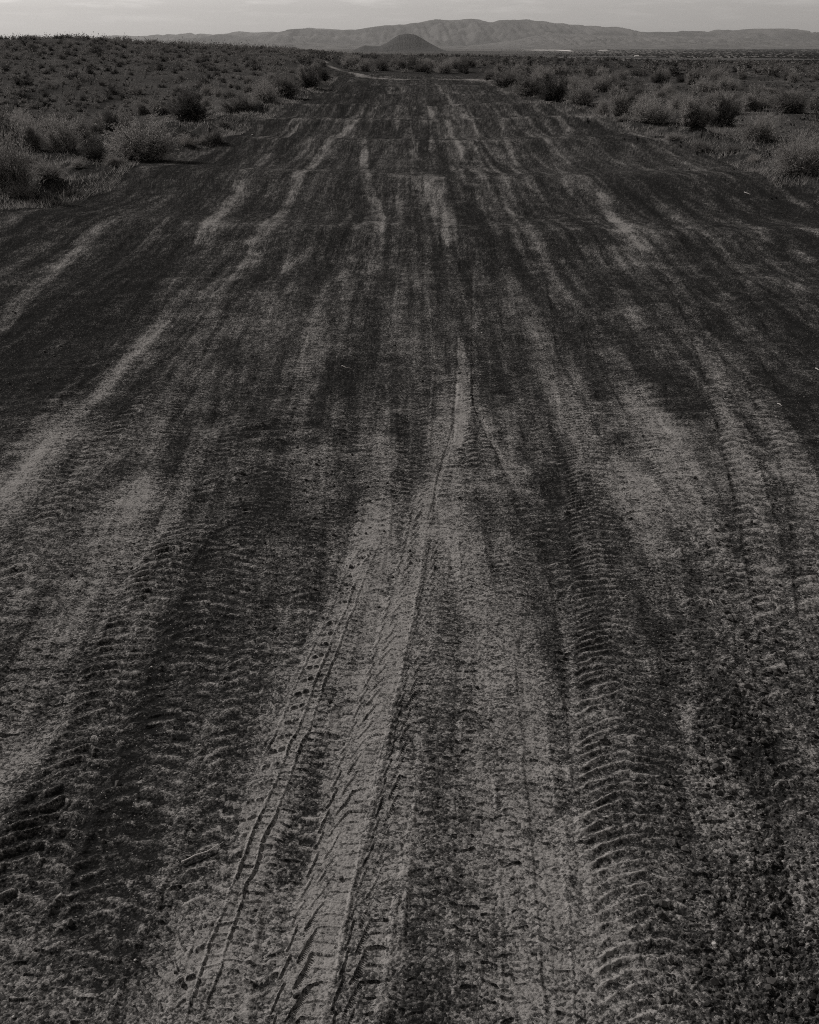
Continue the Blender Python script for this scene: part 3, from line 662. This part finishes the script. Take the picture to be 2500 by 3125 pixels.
LP = [
 ('straw', 35, 600, 325, 200, 'tall feathery grey shrub cut by the left edge of the picture, nearest on the left'),
 ('feathery', 150, 545, 478, 150, 'low spreading grey shrub between the nearest left shrub and the straw tuft'),
 ('straw', 345, 508, 455, 110, 'low straw-coloured shrub hugging the front of the big pale dome'),
 ('feathery', 80, 520, 430, 140, 'feathery shrub behind the nearest left one, half hidden by it'),
 ('upright', 108, 462, 345, 110, 'upright grey-green shrub just right of the tall one at the left edge'),
 ('feathery', 195, 462, 315, 130, 'tall slim feathery shrub left of the low dark bush on the left verge'),
 ('dark', 285, 492, 400, 120, 'low dark bush tucked against the left side of the big pale dome shrub'),
 ('feathery', 440, 486, 335, 270, 'biggest dome of pale wispy twigs on the left verge, casting shadow onto the track'),
 ('twiggy', 565, 450, 392, 95, 'half-dead twiggy bush with bleached stems right of the big pale dome'),
 ('sage', 655, 442, 368, 75, 'small compact bush standing alone nearest the left side of the track'),
 ('dark', 585, 368, 255, 155, 'very dark round bush behind the left verge, blackest of all shrubs'),
 ('sage', 690, 392, 355, 65, 'small sunlit shrub just in front of the very dark round bush'),
 ('straw', 620, 440, 405, 60, 'little straw-coloured tuft left of the lone compact bush'),
 ('straw', 240, 520, 475, 90, 'spiky straw tuft at the foot of the low dark bush'),
 ('straw', 60, 600, 545, 120, 'flattened straw tuft under the tall shrub at the left edge'),
 ('sage', 355, 395, 330, 110, 'mid grey shrub directly behind the big pale dome shrub'),
 ('upright', 480, 352, 290, 90, 'upright shrub left of the very dark round bush'),
 ('sage', 735, 345, 262, 120, 'full grey shrub at the near end of the left bank of bushes'),
 ('feathery', 810, 318, 228, 140, 'wispy pale shrub midway along the left bank of bushes'),
 ('sage', 880, 292, 205, 120, 'bushy shrub third from the far end of the left bank'),
 ('dark', 942, 268, 192, 90, 'tall dark shrub next to the far end of the left bank'),
 ('dark', 988, 246, 197, 56, 'dark shrub at the very end of the left bank where the track bends'),
]
RP = [
 ('sage', 1492, 243, 198, 58, 'first small shrub of the right bank where the track bends'),
 ('sage', 1548, 264, 196, 90, 'rounded shrub second along the right bank'),
 ('sage', 1620, 290, 205, 130, 'mid grey shrub on the right bank with deep shadow at its foot'),
 ('dark', 1700, 308, 212, 130, 'widest dark shrub of the right bank, full of shadow'),
 ('feathery', 1778, 318, 238, 90, 'pale feathery shrub in front of the wide dark one on the right bank'),
 ('straw', 1840, 352, 275, 80, 'straw-coloured shrub leaning at the front of the right bank'),
 ('upright', 1895, 358, 262, 90, 'slim upright pale shrub left of the pale dome with a black foot'),
 ('straw', 1985, 374, 272, 170, 'pale dome shrub with a black shadowed foot on the right bank'),
 ('upright', 2115, 388, 246, 170, 'tallest spiky shrub of the right bank, its top full of dark upright tips'),
 ('dark', 2200, 386, 262, 120, 'dark shaded shrub hard against the right side of the tallest spiky one'),
 ('straw', 2320, 430, 310, 190, 'pale bushy shrub right of the tallest spiky one, shadow under its right'),
 ('sage', 2395, 346, 245, 150, 'round shrub standing back from the right bank with black shadow at its foot'),
 ('twiggy', 2345, 420, 340, 90, 'bleached dead twigs poking out beside the pale bushy shrub'),
 ('straw', 2445, 530, 375, 240, 'nearest shrub on the right, a big tangle of straw-pale twigs'),
 ('straw', 2520, 500, 320, 220, 'pale feathery shrub cut by the right edge of the picture'),
 ('sage', 2140, 462, 412, 90, 'low dark scrub patch in front of the tallest spiky shrub'),
 ('sage', 2230, 468, 430, 90, 'low spreading scrub left of the big straw tangle'),
 ('straw', 2060, 428, 398, 80, 'thin straw tuft at the foot of the pale dome shrub'),
 ('straw', 1900, 372, 340, 60, 'small straw tuft on the edge of the track left of the pale dome'),
 ('twiggy', 2300, 495, 455, 90, 'flat tangle of bleached twigs lying at the verge'),
 ('straw', 2420, 300, 262, 120, 'bright dry grass clump far back at the right edge'),
 ('straw', 2330, 285, 250, 110, 'bright dry grass clump left of the one at the right edge'),
]
for p in LP + RP: place(*p)
# verge fillers, alike
def scat(n, poly, kinds, hr, label, group, seed, minpx=0):
    r = np.random.default_rng(seed); done = 0; tries = 0; P = []
    while done < n and tries < n * 60:
        tries += 1
        i = r.integers(0, len(poly) - 1); f = r.random()
        (x0, a0, b0), (x1, a1, b1) = poly[i], poly[i + 1]
        x = x0 + (x1 - x0) * f; a = a0 + (a1 - a0) * f; b = b0 + (b1 - b0) * f
        y = b + (a - b) * r.random() ** 1.0
        X, Y, z = zfind(x, y)
        if Y > 400: continue
        sep = .9 * hr[1]
        if any((X - q[0]) ** 2 + (Y - q[1]) ** 2 < (sep * (0.55 + Y / 160)) ** 2 for q in P): continue
        P.append((X, Y)); h = r.uniform(*hr)
        shrub(kinds[r.integers(0, len(kinds))], X, Y, z - .03, h, h * r.uniform(1.0, 1.5), label, group)
        done += 1
scat(50, [(-60, 470, 430), (250, 440, 395), (520, 345, 320), (700, 335, 265), (860, 290, 225), (980, 238, 208)], ['sage', 'feathery', 'feathery', 'upright', 'sage', 'straw', 'dark'], (.5, 1.15),
     'grey-green shrub in the tangled thicket behind the left verge', 'shrubs of the thicket behind the left verge', 5)
scat(95, [(1480, 228, 196), (1620, 262, 205), (1800, 300, 215), (2000, 345, 225), (2200, 360, 235), (2560, 380, 240)], ['sage', 'feathery', 'straw', 'upright', 'feathery', 'straw', 'sage', 'dark'], (.5, 1.1),
     'grey-green shrub in the low thicket behind the right verge', 'shrubs of the thicket behind the right verge', 6)
scat(24, [(1030, 214, 196), (1200, 222, 200), (1440, 226, 196)], ['sage', 'dark', 'feathery'], (1.0, 1.9),
     'shrub in the belt that closes off the far end of the track', 'shrubs across the far end of the track', 8)

# hillside shrubs: single small round shrubs
HS = [shrub_meshes(s, 90, 4200, .042, .020, up=.95, fmat=m_, spread=.6, seg=2) for s, m_ in ((61, F_DARK), (62, F_MID), (63, F_DARK), (64, F_MID))]
def merged(q, mat, name):
    Vs, Qs, Vl, Ql = q[2]
    return mesh_np(name, np.concatenate([Vs, Vl]), Q=np.concatenate([Qs, Ql + len(Vs)]), mat=mat, smooth=False)
HM = [merged(q, [F_DARK, F_MID, F_DARK, F_MID][i], 'hillside_shrub') for i, q in enumerate(HS)]
r = np.random.default_rng(9); P = []; tries = 0
while len(P) < 300 and tries < 20000:
    tries += 1
    Y = r.uniform(58, 150); a = r.uniform(-.43, -.12)
    X = a * Y
    if Y < 62 + 150 * max(0, a + .30): continue
    if any((X - q[0]) ** 2 + (Y - q[1]) ** 2 < (1.0 + .4 * q[2]) ** 2 for q in P): continue
    P.append((X, Y, r.random()))
for X, Y, q in P:
    o = obj('hillside_shrub', HM[int(r.integers(0, 4))]); h = .42 + .36 * q + (.35 if r.random() < .08 else 0)
    o.location = (X, Y, land1(X, Y) - .03); o.scale = (h * 1.45, h * 1.45, h); o.rotation_euler = (0, 0, r.uniform(0, 6.28))
    tag(o, 'small round dark shrub dotted on the bare hillside at left', 'shrub', 'shrubs dotted over the left hillside')

# everything farther: scrub nobody could count
def bulk(name, XY, hs, src, mat, label):
    Vs_, Qs_ = [], []; n = 0
    for (X, Y), h in zip(XY, hs):
        Vb_, Qb_ = src[r.integers(0, len(src))]
        th = r.uniform(0, 6.28); c, s = math.cos(th), math.sin(th); w = h * r.uniform(1.2, 1.7)
        v = Vb_ * [w, w, h]; v = np.stack([v[:, 0] * c - v[:, 1] * s, v[:, 0] * s + v[:, 1] * c, v[:, 2]], 1) + [X, Y, land1(X, Y) - .03]
        Vs_.append(v); Qs_.append(Qb_ + n); n += len(v)
    return tag(obj(name, mesh_np(name, np.concatenate(Vs_), Q=np.concatenate(Qs_), mat=mat, smooth=False)), label, 'scrub', kind='stuff')
LOWS = []
for s in range(4):
    q = shrub_meshes(70 + s, 40, 230, .11, .075, up=.95, spread=.6, seg=1)[2]; LOWS.append((q[2], q[3]))
XY = []; hs = []
t_ = 0
while len(XY) < 4200 and t_ < 90000:
    t_ += 1
    a = r.uniform(-.5, .5); Y = r.uniform(60, 420)
    if len(XY) > 3000: a = r.uniform(-.45, -.1); Y = r.uniform(60, 165)
    pass
    if a < -.1 and Y < 62 + 150 * max(0, a + .30): continue
    X = a * Y
    if Y < YEND + 3 and np.interp(Y, LEy, LEx) - 1 < X < np.interp(Y, REy, REx) + 1: continue
    if a > -.1 and Y < 85: continue
    if abs(Y - np.interp(X, pw[:, 0], pw[:, 1])) < 3.5 and pw[0, 0] < X < pw[-1, 0]: continue
    dn = vn(np.array([X / 14]), np.array([Y / 22]), 4)[0]
    if dn < .38 and r.random() < .75: continue
    XY.append((X, Y)); hs.append(r.uniform(.22, .6) if (a < -.1 and Y < 150) else r.uniform(.5, 1.0) * 1.25)
bulk('distant_scrub', XY[:1800] + XY[3000:], hs[:1800] + hs[3000:], LOWS, F_MID, 'mass of grey-green scrub over the plateau beyond the track')
bulk('distant_scrub', XY[1800:3000], hs[1800:3000], LOWS, F_DARK, 'darker scrub bushes mixed through the plateau beyond the track')

# dry grass along the verges
GV = []; gi = 0
r = np.random.default_rng(15); n = 60000
side = r.random(n) < .55
Yg = 16 + (r.random(n) ** 1.5) * 75
le = np.interp(Yg, LEy, LEx); re_ = np.interp(Yg, REy, REx)
off = r.random(n) ** 1.4 * (1.0 + .13 * Yg) - .9
Xg = np.where(side, re_ + off, le - off)
cl = fbm(Xg * 1.1, Yg * .8, 44, 3); keep = (cl > .44) & (np.abs(Xg) < .5 * Yg)
Xg, Yg = Xg[keep], Yg[keep]; n = len(Xg)
Xh = r.uniform(-.43, -.1, 22000); Yh = r.uniform(45, 160, 22000); Xh = Xh * Yh
kh = fbm(Xh * .5, Yh * .3, 46, 3) > .47; Xg = np.concatenate([Xg, Xh[kh]]); Yg = np.concatenate([Yg, Yh[kh]]); n = len(Xg)
zg = land(Xg, Yg); hg = r.uniform(.04, .15, n); th = r.uniform(0, 6.28, n); ln = r.normal(0, .07, (n, 2)); wd = .003 + .00013 * Yg
b = np.stack([Xg, Yg, zg - .01], 1); sx_ = np.stack([np.cos(th) * wd, np.sin(th) * wd, 0 * wd], 1)
tp = b + np.stack([ln[:, 0], ln[:, 1], hg], 1)
GVv = np.stack([b - sx_, b + sx_, tp], 1).reshape(-1, 3)
tag(obj('dry_grass', mesh_np('dry_grass', GVv, T=np.arange(n * 3).reshape(-1, 3), mat=F_GREY, smooth=False)), 'thin dry grass and stubble along both verges', 'grass', kind='stuff')

# ------------------------------------------------------------------ valley trees and houses
BARK = simple_mat('tree_bark', g(.04), g(.08), scale=4)
def crown_mesh(seed):
    q = np.random.default_rng(seed); n = 700
    c = q.normal(0, 1, (9, 3)); c /= np.linalg.norm(c, axis=1)[:, None]; c = c * [.34, .34, .22] + [0, 0, .58]
    k = q.integers(0, 9, n); d = q.normal(0, 1, (n, 3)); d /= np.linalg.norm(d, axis=1)[:, None]
    p = c[k] + d * (.20 * q.random(n) ** .4)[:, None] * [1.15, 1.15, .9]
    a = q.normal(0, .035, (n, 3)); b_ = q.normal(0, .035, (n, 3))
    Vv = np.stack([p - a, p + b_, p + a, p - b_], 1).reshape(-1, 3)
    return mesh_np('crown', Vv, Q=np.arange(n * 4).reshape(-1, 4), mat=F_DARK, smooth=False)
def trunk_mesh():
    Vv = []; Q = []
    def tube(p0, p1, r0, r1):
        n0 = len(Vv)
        for p, rd in ((p0, r0), (p1, r1)):
            for i in range(6): Vv.append((p[0] + math.cos(i * PI / 3) * rd, p[1] + math.sin(i * PI / 3) * rd, p[2]))
        for i in range(6): Q.append((n0 + i, n0 + (i + 1) % 6, n0 + 6 + (i + 1) % 6, n0 + 6 + i))
    tube((0, 0, -.03), (.01, 0, .32), .035, .024)
    for q in ((.2, .05, .6), (-.18, .1, .62), (.02, -.2, .6)): tube((.01, 0, .30), q, .02, .008)
    return mesh_np('trunk', Vv, Q=Q, mat=BARK)
CR = [crown_mesh(s) for s in range(4)]; TM = trunk_mesh()
def tree(x, yb, yt, wpx, label, group=None, i=0):
    X, Y = at(x, yb, PLAIN); z = PLAIN
    h = far(x, yt, Y)[2] - z; w = wpx / 3379 * Y
    e = bpy.data.objects.new('tree', None); C.objects.link(e); e.location = (X, Y, z); e.scale = (w, w, h); e.rotation_euler = (0, 0, i * 1.3)
    obj('crown', CR[i % 4], e); obj('trunk', TM, e); tag(e, label, 'tree', group); return e
trees = [(1782,188,178,24),(1856,193,187,14),(1882,190,178,18),(1892,191,180,12),(1922,189,178,20),(1957,190,179,22),(1979,191,179,20),(2021,191,182,16),
         (2060,194,187,30),(2116,193,182,18),(2160,196,180,28),(2184,198,179,26),(2200,199,184,14),(2218,198,188,10),(2240,198,183,16),(2262,197,184,14),(2312,214,196,30),(2400,196,183,20),(2432,194,183,14),(2452,196,182,18),(2481,194,184,22)]
special = {4: 'round dark valley tree alone just left of the first close pair', 10: 'largest spreading dark tree among the valley trees', 16: 'dark tree standing nearest below the valley row, near the white houses', 17: 'first valley tree right of the white houses', 20: 'last dark valley tree toward the right edge'}
for i, (x, yb, yt, w) in enumerate(trees):
    tree(x, yb, yt, w * 1.25, special.get(i, 'dark round tree in the scattered row on the valley floor at right'), 'trees scattered on the valley floor', i)
rt = np.random.default_rng(3)
for i in range(46):
    x = 1700 + 360 * rt.random() if i < 34 else 2070 + 100 * rt.random()
    if 1895 < x < 1930: continue
    tree(x, 171.5 + rt.random(), 166 - rt.random() * 2, rt.uniform(12, 20), 'dark tree in the long thin windbreak row across the valley', 'trees of the far windbreak row', i)
for i in range(24):
    tree(2290 + 220 * rt.random(), 178 + rt.random(), 173.5 - rt.random(), rt.uniform(12, 18), 'dark tree in the right-hand windbreak row across the valley', 'trees of the right windbreak row', i)

WHITE = simple_mat('white_wall_paint', g(.6), g(.75), scale=.5)
ROOFM = simple_mat('pale_metal_roof', g(.45), g(.6), scale=.5)
DK = simple_mat('dark_window', g(.03), g(.05), scale=1)
def box_v(x0, x1, y0, y1, z0, z1):
    v = [(x, y, z) for z in (z0, z1) for y in (y0, y1) for x in (x0, x1)]
    return v, [(0, 1, 3, 2), (4, 6, 7, 5), (0, 4, 5, 1), (2, 3, 7, 6), (0, 2, 6, 4), (1, 5, 7, 3)]
def house(x, yb, wpx, hpx, label):
    X, Y = at(x, yb, PLAIN); w = wpx / 3379 * Y; h = hpx / 3724 * Y
    e = bpy.data.objects.new('house', None); C.objects.link(e); e.location = (X, Y, PLAIN); tag(e, label, 'house')
    v, f = box_v(-w / 2, w / 2, 0, 6, 0, h * .65); m = bpy.data.meshes.new('wall'); m.from_pydata(v, [], f); m.materials.append(WHITE); obj('wall', m, e)
    m = bpy.data.meshes.new('roof'); a = w / 2 + .3; z = h * .65 + .01
    m.from_pydata([(-a, -.3, z), (a, -.3, z), (a, 6.3, z), (-a, 6.3, z), (-a, 3, h), (a, 3, h)], [], [(0, 1, 5, 4), (2, 3, 4, 5), (0, 4, 3), (1, 2, 5), (0, 3, 2, 1)]); m.materials.append(ROOFM); obj('roof', m, e)
    for q in (-.3, .05, .32):
        v, f = box_v(w * q - .4, w * q + .4, -.04, .04, h * .2, h * .48); m = bpy.data.meshes.new('window'); m.from_pydata(v, [], f); m.materials.append(DK); obj('window', m, e)
house(1944, 173, 12, 4, 'pale house in a gap of the far windbreak row')
house(2334, 201, 9, 6, 'leftmost of the small white houses near the right edge of the valley')
house(2364, 201, 6, 6, 'tiny brightest white house between two other white houses')
house(2376, 200.5, 8, 6, 'rightmost of the small white houses on the valley floor')

# ------------------------------------------------------------------ gravel, stones and sticks on the track
GRAV = foliage_mat('loose_dark_gravel', g(.02), g(.10))
gr_ = np.random.default_rng(21)
t = (1 + 5 ** .5) / 2
ico = np.array([(-1, t, 0), (1, t, 0), (-1, -t, 0), (1, -t, 0), (0, -1, t), (0, 1, t), (0, -1, -t), (0, 1, -t), (t, 0, -1), (t, 0, 1), (-t, 0, -1), (-t, 0, 1)]) / 1.9
icf = np.array([(0, 11, 5), (0, 5, 1), (0, 1, 7), (0, 7, 10), (0, 10, 11), (1, 5, 9), (5, 11, 4), (11, 10, 2), (10, 7, 6), (7, 1, 8), (3, 9, 4), (3, 4, 2), (3, 2, 6), (3, 6, 8), (3, 8, 9), (4, 9, 5), (2, 4, 11), (6, 2, 10), (8, 6, 7), (9, 8, 1)])
# ground height lookup on the built sheet
def zsurf(X, Y):
    ri = np.clip(np.searchsorted(rows, Y), 1, nr - 2); u = X / (Y + 1)
    ci = np.clip(np.searchsorted(us, u), 1, nc - 2)
    Z = gz.reshape(nr, nc); return Z[ri, ci]
n = 60000
Yp = 1.6 + gr_.random(n) ** 1.6 * 9.0; Xp = (gr_.random(n) - .5) * .92 * (Yp + 1)
_, dd, rf = ground_detail(Xp, Yp, np.full(n, .004))
den = np.clip((rf - .45) * 1.6, 0.02, 1) * np.clip(1.15 - dd, .15, 1) * np.clip(vn(Xp * 3, Yp * 2, 8) * 1.8 - .3, .1, 1)
patch = np.exp(-(((Xp - atd(600, 1030)[0]) / .9) ** 2 + ((Yp - atd(600, 1030)[1]) / 1.3) ** 2)); den = den + patch * .35
right = sst(.5, 1.0, Xp / (.3 * Yp + .35)) * sst(6, 3, Yp); den = den + .9 * right
kp = gr_.random(n) < den * .55; Xp, Yp = Xp[kp], Yp[kp]; n = len(Xp)
sz = .0022 + .011 * gr_.random(n) ** 5 + .0002 * Yp
sc3 = sz[:, None] * (.65 + .6 * gr_.random((n, 3))); sc3[:, 2] *= .8
vv = ico[None] * (1 + .22 * gr_.standard_normal((n, 12, 1))) * sc3[:, None, :]
th = gr_.uniform(0, 6.28, n); c, s = np.cos(th)[:, None], np.sin(th)[:, None]
vv = np.stack([vv[..., 0] * c - vv[..., 1] * s, vv[..., 0] * s + vv[..., 1] * c, vv[..., 2]], -1)
vv = vv + np.stack([Xp, Yp, zsurf(Xp, Yp) + sz * .25], 1)[:, None, :]
TT = (icf[None] + (np.arange(n) * 12)[:, None, None]).reshape(-1, 3)
tag(obj('gravel', mesh_np('gravel', vv.reshape(-1, 3), T=TT, mat=GRAV, smooth=False)), 'loose dark cinder gravel strewn over the track', 'gravel', kind='stuff')

PEB = simple_mat('pale_stone', g(.18), g(.34), scale=60)
CLOD = simple_mat('dark_dirt_clod', g(.025), g(.07), scale=80, bump=.4)
def stone(x, y, px, mat, label, cat, name, group=None, seed=0, flat=.7):
    X, Y = at(x, y); q = np.random.default_rng(seed)
    import bmesh
    bm = bmesh.new(); bmesh.ops.create_icosphere(bm, subdivisions=2, radius=1.15)
    ax = q.normal(0, 1, (7, 3)); ax /= np.linalg.norm(ax, axis=1)[:, None]; lim = q.uniform(.5, .85, 7)
    for v in bm.verts:
        p = np.array(v.co)
        for a_, l_ in zip(ax, lim):
            d = p @ a_
            if d > l_: p = p - a_ * (d - l_)
        v.co = p
    m = bpy.data.meshes.new(name); bm.to_mesh(m); bm.free(); m.materials.append(mat)
    o = obj(name, m); s = px / 3066 * math.hypot(Y, CAM_H) / 2
    o.scale = (s * q.uniform(.9, 1.2), s * q.uniform(.7, 1), s * flat); o.rotation_euler = (0, 0, q.uniform(0, 6))
    o.location = (X, Y, float(zsurf(np.array([X]), np.array([Y]))[0]) + s * flat * (.75 if cat == 'pebble' else .4))
    return tag(o, label, cat, group)
peb = [(2391,2908,20,'brightest pale pebble, on dark gravel near the lower right corner'),(2178,2896,22,'flat light grey stone left of the brightest pebble at lower right'),(1972,2396,11,'small white pebble beside the right-hand coarse tyre ridges'),
 (415,2940,12,'white pebble in the bottom left gravel below the dry twig'),(610,2286,9,'white pebble left of centre on fine gravel, above the dry twig'),(29,1820,12,'pale pebble at the left edge beside a tread print'),
 (770,417,7,'tiny bright pebble alone on the dark track, far left'),(202,2182,8,'small pale pebble at the left in dark gravel'),(465,2044,12,'light grey stone between two tyre tracks at left'),
 (1992,2678,9,'white speck of a pebble on the coarse ridges at lower right'),(45,3112,12,'pale pebble in the bottom left corner'),(2387,2640,14,'pale stone in rough gravel below the right-hand clods'),(1022,2900,10,'tiny white pebble in the dust between the two middle tyre prints'),(1470,1030,8,'white pebble beside the straight centre rut')]
for i, (x, y, s, l) in enumerate(peb): stone(x, y, s * .8, PEB, l, 'pebble', 'pebble', seed=i)
clods = [(360,2404,26,'black clod beside coarse tread ridges at left'),(2188,2352,34,'biggest dark clod at right, above the rough gravel'),(2150,2432,22,'dark clod below the biggest one at right'),(2195,2424,18,'dark clod paired with another right of it under the biggest clod'),
 (1840,2266,26,'dark clod on the right-hand coarse ridges'),(2280,2108,26,'dark clod high on the far right rough strip'),(2330,2120,18,'smaller dark clod right of the one high on the far right strip'),(1715,2018,20,'dark clod left of the coarse right-hand ridges'),
 (960,1802,14,'round dark stone in speckled dust left of centre'),(940,1745,13,'dark stone just above the round dark stone left of centre'),(1025,1796,10,'small dark stone right of the round dark stone'),(215,2822,24,'dark clod in the bottom left gravel'),
 (2208,2290,20,'dark clod above left of the biggest clod at right'),(2380,3095,18,'dark clod at the bottom right corner'),(2020,2770,26,'dark lump on the coarse ridge near lower right'),(118,2134,12,'dark stone in the left gravel'),(2310,2240,24,'dark clod far right in the rough strip'),(450,1920,0,'')]
for i, (x, y, s, l) in enumerate(clods):
    if s: stone(x, y, s, CLOD, l, 'clod', 'dirt_clod', seed=50 + i, flat=.75)

def stick(pts, rad, mat, label, lift=.009, seed=0):
    P = [(*at(x, y),) for x, y in pts]; q = np.random.default_rng(seed)
    n = 8; D_ = []
    pa = np.array(P); tt = np.linspace(0, 1, len(pa)); ti = np.linspace(0, 1, 14)
    xs = np.interp(ti, tt, pa[:, 0]); ys = np.interp(ti, tt, pa[:, 1]); zs = zsurf(xs, ys); zs = np.maximum(zs, zs.mean() - .004) + lift + .004 * np.sin(ti * 5)
    Vv = []; Q = []
    for i in range(14):
        rr_ = rad * (1 - .6 * ti[i]) * (1 + .25 * q.standard_normal() * .5)
        j = min(i + 1, 13); k = max(i - 1, 0); dx, dy = xs[j] - xs[k], ys[j] - ys[k]; l_ = math.hypot(dx, dy) + 1e-9
        for a_ in range(6):
            c_, s_ = math.cos(a_ * PI / 3) * rr_, math.sin(a_ * PI / 3) * rr_
            Vv.append((xs[i] - dy / l_ * c_, ys[i] + dx / l_ * c_, zs[i] + s_))
        if i:
            for a_ in range(6): Q.append(((i - 1) * 6 + a_, (i - 1) * 6 + (a_ + 1) % 6, i * 6 + (a_ + 1) % 6, i * 6 + a_))
    return tag(obj('twig', mesh_np('twig', Vv, Q=Q, mat=mat)), label, 'twig')
TW = simple_mat('grey_dry_twig', g(.24), g(.4), scale=60)
stick([(555,2640),(600,2622),(640,2608),(665,2590),(682,2575)], .0028, TW, 'dry grey twig curving across the tread marks at lower left')
stick([(1043,1124),(1058,1128),(1078,1126)], .004, DEAD, 'short pale straw lying in the dark patch left of centre')
stick([(1905,1834),(1920,1836)], .003, DEAD, 'short bleached stick on the coarse gravel right of centre')
stick([(2165,1842),(2172,1850),(2176,1856)], .003, DEAD, 'tiny bent bleached stick right of the other short stick')
stick([(2372,1242),(2384,1250)], .006, DEAD, 'bright short stick on the dark gravel at right')
stick([(2488,1135),(2494,1140),(2500,1143)], .007, DEAD, 'bright stick cut by the right edge of the picture')
stick([(2270,604),(2288,608)], .009, DEAD, 'thin pale stick on the dark ground near the right verge')

# ------------------------------------------------------------------ haze
hv, hf = box_v(-60000, 60000, -3000, 45000, PLAIN - 8, 1400)
hm = bpy.data.meshes.new('haze'); hm.from_pydata(hv, [], hf)
import bmesh
bm = bmesh.new(); bm.from_mesh(hm); bmesh.ops.recalc_face_normals(bm, faces=bm.faces[:]); bm.to_mesh(hm); bm.free()
m = bpy.data.materials.new('thin_valley_haze'); m.use_nodes = True; t = m.node_tree; t.nodes.clear()
o_ = N(t, 'ShaderNodeOutputMaterial'); pv = N(t, 'ShaderNodeVolumePrincipled')
pv.inputs['Color'].default_value = (*g(.52, .3), 1); pv.inputs['Density'].default_value = 2.6e-5; pv.inputs['Anisotropy'].default_value = .2
L(t, pv, 0, o_, 'Volume'); hm.materials.append(m)
tag(obj('haze', hm), 'thin dusty air over the valley', 'haze', kind='stuff')
